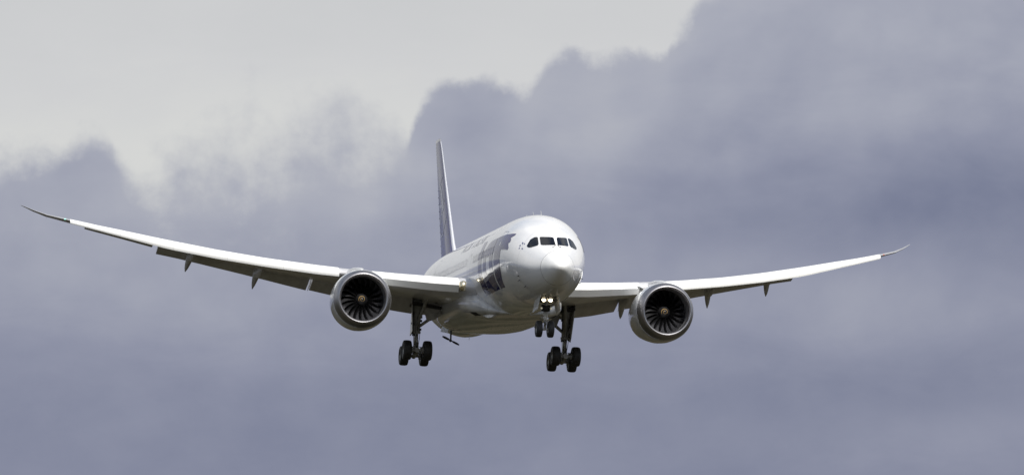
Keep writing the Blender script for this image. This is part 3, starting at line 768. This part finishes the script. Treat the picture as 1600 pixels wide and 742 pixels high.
bm = bmesh.new(); loft(bm, [fin_ring(z, 0, 1.0, wscale=w) for z, w in ((11.553, 1.02), (11.68, .9), (11.76, .5))]); obj('fin_cap', bm, M['tip'], fin)
for z in np.arange(3.6, 8.4, .5):
    bm = bmesh.new(); tube(bm, (fin_te(z) - .05, 0, z), (fin_te(z) + .14, 0, z + .02), .028, .02, 6); obj('static_discharger', bm, M['hose'], fin)
def fin_y(x, z):
    c = fin_te(z) - fin_le(z); q = min(max((x - fin_le(z)) / c, 0), 1)
    return 5 * lerp(z, [2, 11.75], [.088, .05]) * (.2969 * math.sqrt(q) - .1260 * q - .3516 * q ** 2 + .2843 * q ** 3 - .1015 * q ** 4) * c
def fin_stroke(pts, wd, sg, parent):
    pts = [p for p in pts if fin_le(p[1]) + .28 < p[0] < fin_te(p[1]) - .1]
    bm = bmesh.new(); prev = None
    for i, (x, z) in enumerate(pts):
        x0, z0 = pts[max(i - 1, 0)]; x1, z1 = pts[min(i + 1, len(pts) - 1)]
        d = Vector((x1 - x0, z1 - z0)).normalized(); n = Vector((-d.y, d.x)) * wd / 2
        row = [bm.verts.new((x + k * n.x, sg * (fin_y(x + k * n.x, z + k * n.y) + .010), z + k * n.y)) for k in (-1, -.33, .33, 1)]
        if prev:
            for a in range(3): bm.faces.new((prev[a], prev[a + 1], row[a + 1], row[a]))
        prev = row
    return obj('fin_emblem', bm, M['emblem'], parent)
CX, CZ, CR = 51.0, 6.9, 2.2
for sg in (1, -1):
    fin_stroke([(CX + CR * math.cos(a), CZ + CR * math.sin(a)) for a in np.linspace(math.pi * 1.02, -math.pi * .98, 90)], .15, sg, fin)
    # stylised flying bird: wing strokes, neck and body
    fin_stroke([(CX + 1.9, CZ + 1.5), (CX + .9, CZ + .9), (CX, CZ + .1), (CX - .6, CZ - .4)], .42, sg, fin)
    fin_stroke([(CX + 1.7, CZ - 1.3), (CX + .8, CZ - .9), (CX, CZ - .3), (CX - .5, CZ - .1)], .36, sg, fin)
    fin_stroke([(CX + 2.1, CZ), (CX + .6, CZ - .1), (CX - .8, CZ + .2), (CX - 1.6, CZ + .9)], .22, sg, fin)
for sg in (1, -1):
    bm = bmesh.new(); rr = []; el_ = []
    def hs(y, a, b):
        le = 47.6 + (y - .6) * .80; te = 54.6 + (y - .6) * .26; c = te - le; z = .95 + (y - .6) * .10; N = 12; t = .10
        xs_ = [a + (b - a) * (i / N) ** (1.8 if a == 0 else 1) for i in range(N + 1)]
        def yt(x): return 5 * t * (.2969 * math.sqrt(x) - .1260 * x - .3516 * x ** 2 + .2843 * x ** 3 - .1015 * x ** 4) * c
        return [(le + x * c, y * sg, z + yt(x)) for x in xs_[::-1]] + [(le + x * c, y * sg, z - yt(x)) for x in xs_[(1 if a == 0 else 0):]]
    loft(bm, [hs(y, 0, .72) for y in np.linspace(.5, 9.9, 10)]); st = obj('tailplane', bm, M['wing'], plane)
    bm = bmesh.new(); loft(bm, [hs(y, .725, 1.0) for y in np.linspace(1.4, 9.6, 8)]); obj('elevator', bm, M['flap'], st)

# ------------------------------------------------------------------ landing gear
def wheel(bm, c, r, w, rim_r):
    prof = [(-w * .30, rim_r * .55), (-w * .36, rim_r * .9), (-w * .42, rim_r), (-w * .49, rim_r + (r - rim_r) * .35), (-w * .5, r * .80), (-w * .46, r * .91), (-w * .36, r * .975), (-w * .18, r), (0, r * 1.004), (w * .18, r), (w * .36, r * .975), (w * .46, r * .91), (w * .5, r * .80), (w * .49, rim_r + (r - rim_r) * .35), (w * .42, rim_r), (w * .36, rim_r * .9), (w * .30, rim_r * .55)]
    vs = lathe(bm, prof, c, 'y', 40)
    bm.faces.new(vs[0]).material_index = 1; bm.faces.new(vs[-1]).material_index = 1
    for f in bm.faces:
        d = (f.calc_center_median() - Vector(c)); rad = math.hypot(d.x, d.z)
        f.material_index = 1 if rad < rim_r * .98 else 0
    for k in (-.12, .12):      # tread grooves
        lathe(bm, [(w * k - .008, r * 1.003), (w * k, r * 1.007), (w * k + .008, r * 1.003)], c, 'y', 40)
BX, BY, BZ = 28.2, 4.88, -4.83
def main_gear(sg):
    Pv = Vector((27.85, 4.92 * sg, -1.35)); Bt = Vector((BX, BY * sg, BZ)); ax = (Bt - Pv)
    mid = Pv + ax * .62
    ft = Vector((-.72, 0, .145)); fa, ra = Bt + ft, Bt - ft
    bm = bmesh.new()
    tube(bm, Pv, Pv + ax * .24, .36, .29, 16); tube(bm, Pv + ax * .2, mid, .27, .235, 18); tube(bm, mid - ax * .03, mid + ax * .015, .29, .29, 18)
    tube(bm, fa + Vector((-.12, 0, .02)), ra + Vector((.12, 0, -.02)), .17, .16, 14)
    tube(bm, Bt + Vector((0, 0, .32)), Bt + Vector((0, 0, -.16)), .22, .20, 14); tube(bm, mid, Bt, .11, .11, 10)
    strut = obj('main_landing_gear', bm, M['gear'], plane)
    bm = bmesh.new(); tube(bm, mid, Bt + Vector((0, 0, .2)), .155, .155, 16); obj('oleo_piston', bm, M['chrome'], strut)
    for a in (fa, ra):
        bm = bmesh.new(); tube(bm, a + Vector((0, -.62, 0)), a + Vector((0, .62, 0)), .085, .085, 12)
        for k in (-1, 1): tube(bm, a + Vector((0, k * .30, 0)), a + Vector((0, k * .42, 0)), .21, .21, 18)      # brake packs
        obj('axle', bm, M['gear'], strut)
    w0 = None
    for a in (fa, ra):
        for k in (1, -1):
            bm = bmesh.new(); wheel(bm, a + Vector((0, k * .665, 0)), .64, .55, .30); obj('wheel', bm, [M['rubber'], M['rim']], strut)
    inb = Vector((0, -sg, 0))
    bm = bmesh.new()
    a, b, c = Pv + ax * .54, Vector((27.7, 3.75 * sg, -2.35)), Vector((27.5, 2.85 * sg, -1.75))
    tube(bm, a, b, .10, .11, 12); tube(bm, b, c, .12, .12, 12); box(bm, b, (.28, .24, .26)); obj('side_brace', bm, M['gear'], strut)
    bm = bmesh.new(); tube(bm, Pv + ax * .5 + Vector((-.1, 0, 0)), Vector((26.0, 4.5 * sg, -1.35)), .09, .10, 12); obj('drag_brace', bm, M['gear'], strut)
    bm = bmesh.new()      # torque links in front of the piston
    a, b, c = mid + Vector((-.22, 0, .1)), Pv + ax * .80 + Vector((-.58, 0, 0)), Bt + Vector((-.2, 0, .3))
    for k in (-.1, .1):
        tube(bm, a + Vector((0, k, 0)), b, .045, .035, 8); tube(bm, b, c + Vector((0, k, 0)), .035, .045, 8)
    obj('torque_link', bm, M['gear'], strut)
    bm = bmesh.new()
    for k, (ox, oy) in enumerate([(-.24, .1), (-.2, -.16), (-.1, .24), (.05, -.25), (-.27, -.04)]):
        pts = []
        for i in range(9):
            t = i / 8; w_ = .05 * math.sin(t * 9 + k * 1.7)
            pts.append(Pv + ax * (.08 + .86 * t) + Vector((ox * (1 - .3 * t) + w_, oy * (1 - .25 * t) + w_ * .6, 0)))
        path_tube(bm, pts, .020, 6)
    for t, oy in ((.28, .26), (.40, -.27), (.47, .25), (.56, -.24), (.66, .2), (.33, -.28)): box(bm, Pv + ax * t + Vector((-.12, oy, 0)), (.16, .14, .15))
    for a in (fa, ra):
        for k in (-.2, .2): path_tube(bm, [Bt + Vector((0, k * .6, .45)), (Bt + a) / 2 + Vector((0, k * 1.3, .32)), a + Vector((0, k * 1.5, .14))], .022, 6)
    obj('hydraulic_lines', bm, M['hose'], strut)
    bm = bmesh.new()      # retraction actuator and truck positioner
    tube(bm, Pv + ax * .26 + inb * .22, Vector((27.9, 3.6 * sg, -1.6)), .085, .085, 10)
    obj('actuator', bm, M['gear_lt'], strut)
    bm = bmesh.new(); tube(bm, mid + Vector((.25, 0, .1)), ra + Vector((-.25, 0, .2)), .06, .05, 10)
    obj('truck_positioner', bm, M['gear_lt'], strut)
    # door plate carried on the outboard side of the leg
    o = sg * .36; bm = bmesh.new()
    plate(bm, [Pv + Vector((-.75, o + sg * .10, .02)), Pv + Vector((.85, o - sg * .17, .02)), Pv + ax * .60 + Vector((.60, o - sg * .23, 0)), Pv + ax * .68 + Vector((.1, o + sg * .02, 0)), Pv + ax * .60 + Vector((-.55, o - sg * .04, 0))], .05)
    for t in (.2, .45): tube(bm, Pv + ax * t, Pv + ax * t + Vector((0, o, 0)), .05, .05, 8)
    obj('gear_door', bm, M['flap'], strut)
    bm = bmesh.new(); plate(bm, [(27.66, 4.5 * sg, -1.55), (27.5, 2.75 * sg, -1.75), (27.52, 2.95 * sg, -2.05), (27.62, 3.75 * sg, -2.62), (27.72, 4.25 * sg, -2.80), (27.70, 4.45 * sg, -2.2)], .06); obj('brace_door', bm, M['gear'], strut)
    # dark plate under the wing root, shade of the open bay as colour
    bm = bmesh.new(); plate(bm, [(27.0, 5.35 * sg, -1.62), (28.7, 5.3 * sg, -1.72), (28.9, 3.2 * sg, -2.02), (27.1, 3.2 * sg, -1.92)], .16); obj('wheel_well_shade', bm, M['dark'], strut)
    # inboard bay door hanging from the belly
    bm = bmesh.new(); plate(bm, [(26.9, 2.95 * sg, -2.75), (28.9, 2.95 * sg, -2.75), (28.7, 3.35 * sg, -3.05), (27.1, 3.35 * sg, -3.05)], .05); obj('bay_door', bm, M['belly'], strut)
for sg in (1, -1): main_gear(sg)

NX, NZ = 5.92, -4.41
bm = bmesh.new()
tube(bm, (5.55, 0, -2.3), (5.82, 0, -3.5), .12, .115, 16); tube(bm, (5.80, 0, -3.38), (5.83, 0, -3.56), .15, .15, 16)
tube(bm, (NX, -.36, NZ), (NX, .36, NZ), .055, .055, 12); tube(bm, (5.88, 0, -4.2), (5.92, 0, -4.5), .085, .085, 12)
tube(bm, (5.7, 0, -3.0), (4.4, 0, -2.35), .07, .06, 10)
nose = obj('nose_landing_gear', bm, M['gear_lt'], plane)
bm = bmesh.new(); tube(bm, (5.82, 0, -3.5), (5.92, 0, -4.35), .075, .075, 14); obj('oleo_piston', bm, M['chrome'], nose)
for k in (1, -1):
    bm = bmesh.new(); wheel(bm, (NX, k * .365, NZ), .515, .38, .23); obj('wheel', bm, [M['rubber'], M['rim']], nose)
bm = bmesh.new(); tube(bm, (5.78, -.26, -3.12), (5.78, .26, -3.12), .20, .20, 18); tube(bm, (5.72, 0, -2.95), (5.80, 0, -3.32), .26, .22, 18); obj('steering_collar', bm, M['hose'], nose)
bm = bmesh.new()
for a, b in (((5.66, 0, -3.42), (5.30, 0, -3.85)), ((5.30, 0, -3.85), (5.82, 0, -4.3))):
    for k in (-.07, .07): tube(bm, (a[0], k, a[2]), (b[0], k * .5, b[2]), .03, .025, 8)
obj('torque_link', bm, M['gear_lt'], nose)
for k in (1, -1):
    bm = bmesh.new(); c = Vector((5.15, k * .21 + .02, -2.66)); d = Vector((-1, 0, -.09)).normalized()
    tube(bm, c, c + Vector((.16, 0, .01)), .135, .07, 16); h = obj('landing_light', bm, M['gear_lt'], nose)
    bm = bmesh.new(); tube(bm, c + Vector((-.012, 0, 0)), c + Vector((-.004, 0, 0)), .105, .105, 20); obj('lit_lens', bm, M['lamp'], h)
    bm = bmesh.new(); c = Vector((5.5, k * .30, -3.16)); tube(bm, c, c + Vector((.1, 0, 0)), .06, .04, 12); obj('taxi_light', bm, M['lens'], nose)
    zb_ = sec(4.6)[1]
    bm = bmesh.new(); plate(bm, [(4.3, k * .58, zb_ + .12), (6.3, k * .60, zb_ - .06), (6.25, k * .72, zb_ - .86), (4.5, k * .70, zb_ - .72)], .035); obj('gear_door', bm, M['cowl'], nose)
bm = bmesh.new()
vs = [[bm.verts.new(fus_pt(s_, 180 - a_, .012)) for a_ in np.linspace(-13, 13, 9)] for s_ in np.linspace(4.25, 6.35, 12)]
for i in range(11):
    for j in range(8): bm.faces.new((vs[i][j], vs[i][j + 1], vs[i + 1][j + 1], vs[i + 1][j]))
obj('wheel_well_shade', bm, M['dark'], nose)  # dark patch on the belly skin, shade of the nose bay painted in

# ------------------------------------------------------------------ belly details
# ram air inlet of the air conditioning packs
def fair_pt(k, a, off=0.0):
    w, b, tp = cubic(k, FX, FW), cubic(k, FX, FB), cubic(k, FX, FT); zc = tp * .55 + b * .45
    s_, c_ = math.sin(R(a)), math.cos(R(a)); e2 = .80
    def P(a_, k_=k):
        s2, c2 = math.sin(R(a_)), math.cos(R(a_))
        return Vector((k_, w * math.copysign(abs(s2) ** e2, s2), zc + ((tp - zc) if c2 > 0 else (zc - b)) * math.copysign(abs(c2) ** e2, c2)))
    p0 = P(a); tng = (P(a + 2) - P(a - 2)).normalized(); n = Vector((0, tng.z, -tng.y))
    if n.dot(p0 - Vector((k, 0, zc))) < 0: n = -n
    return p0 + n * off
for sg in (1, -1):
    bm = bmesh.new()
    rows = [[fair_pt(x_, a_ * sg, .01) for a_ in (116, 123, 132)] for x_ in (17.75, 18.2, 18.65)]
    vs = [[bm.verts.new(p) for p in r] for r in rows]
    for i in range(2):
        for j in range(2): bm.faces.new((vs[i][j], vs[i][j + 1], vs[i + 1][j + 1], vs[i + 1][j]))
    inlet = obj('ram_air_inlet', bm, M['dark'], fairing)  # dark patch on the fairing, shade of the opening painted in
    bm = bmesh.new()
    rr = []
    for x_, h in ((16.5, .05), (16.7, .18), (17.0, .20), (17.3, .12), (17.6, .01)):
        rr.append([fair_pt(x_, (132 + q * 2.6) * sg, h * f) for q, f in ((0, 0), (.3, .9), (1, 1), (2, 1), (2.7, .9), (3, 0))])
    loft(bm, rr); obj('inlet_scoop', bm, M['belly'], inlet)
# ram air turbine turning below the rear belly
q = Vector((36.0, 1.46, -2.50)); hub = q + Vector((-.15, .02, -.92))
bm = bmesh.new(); tube(bm, q + Vector((.1, 0, .1)), hub + Vector((.05, 0, 0)), .065, .055, 10); tube(bm, hub + Vector((-.14, 0, 0)), hub + Vector((.18, 0, 0)), .06, .09, 12); tube(bm, q + Vector((0, 0, -.05)), q + Vector((.1, -.55, -.02)), .05, .05, 8)
rat = obj('ram_air_turbine', bm, M['hose'], plane)
for k in (1, -1):
    bm = bmesh.new(); d = Vector((0, .90, .42)).normalized() * k; n = Vector((1, 0, 0)); w_ = d.cross(n)
    loft(bm, [[hub + d * t + (w_ * math.cos(a) * cw + n * math.cos(a) * cw * .5 + n * math.sin(a) * .015) for a in [2 * math.pi * i / 10 for i in range(10)]] for t, cw in ((.05, .03), (.2, .07), (.45, .075), (.63, .045))])
    obj('turbine_blade', bm, M['hose'], rat)
bm = bmesh.new(); plate(bm, [q + Vector((.34, .10, .04)), q + Vector((.44, .52, .12)), q + Vector((.02, .70, -.34)), q + Vector((-.08, .22, -.42))], .03); obj('turbine_door', bm, M['white'], rat)
for x_, h in ((11.5, .2), (37.5, .25)):
    P = Vector((x_, 0, sec(x_)[1])); bm = bmesh.new()
    loft(bm, [[P + Vector((a * .35 + t * .12, b * .02, .02 - h * t)) for a, b in ((-.5, 0), (0, 1), (.5, 0), (0, -1))] for t in (0, 1)]); obj('belly_antenna', bm, M['belly'], fuselage)
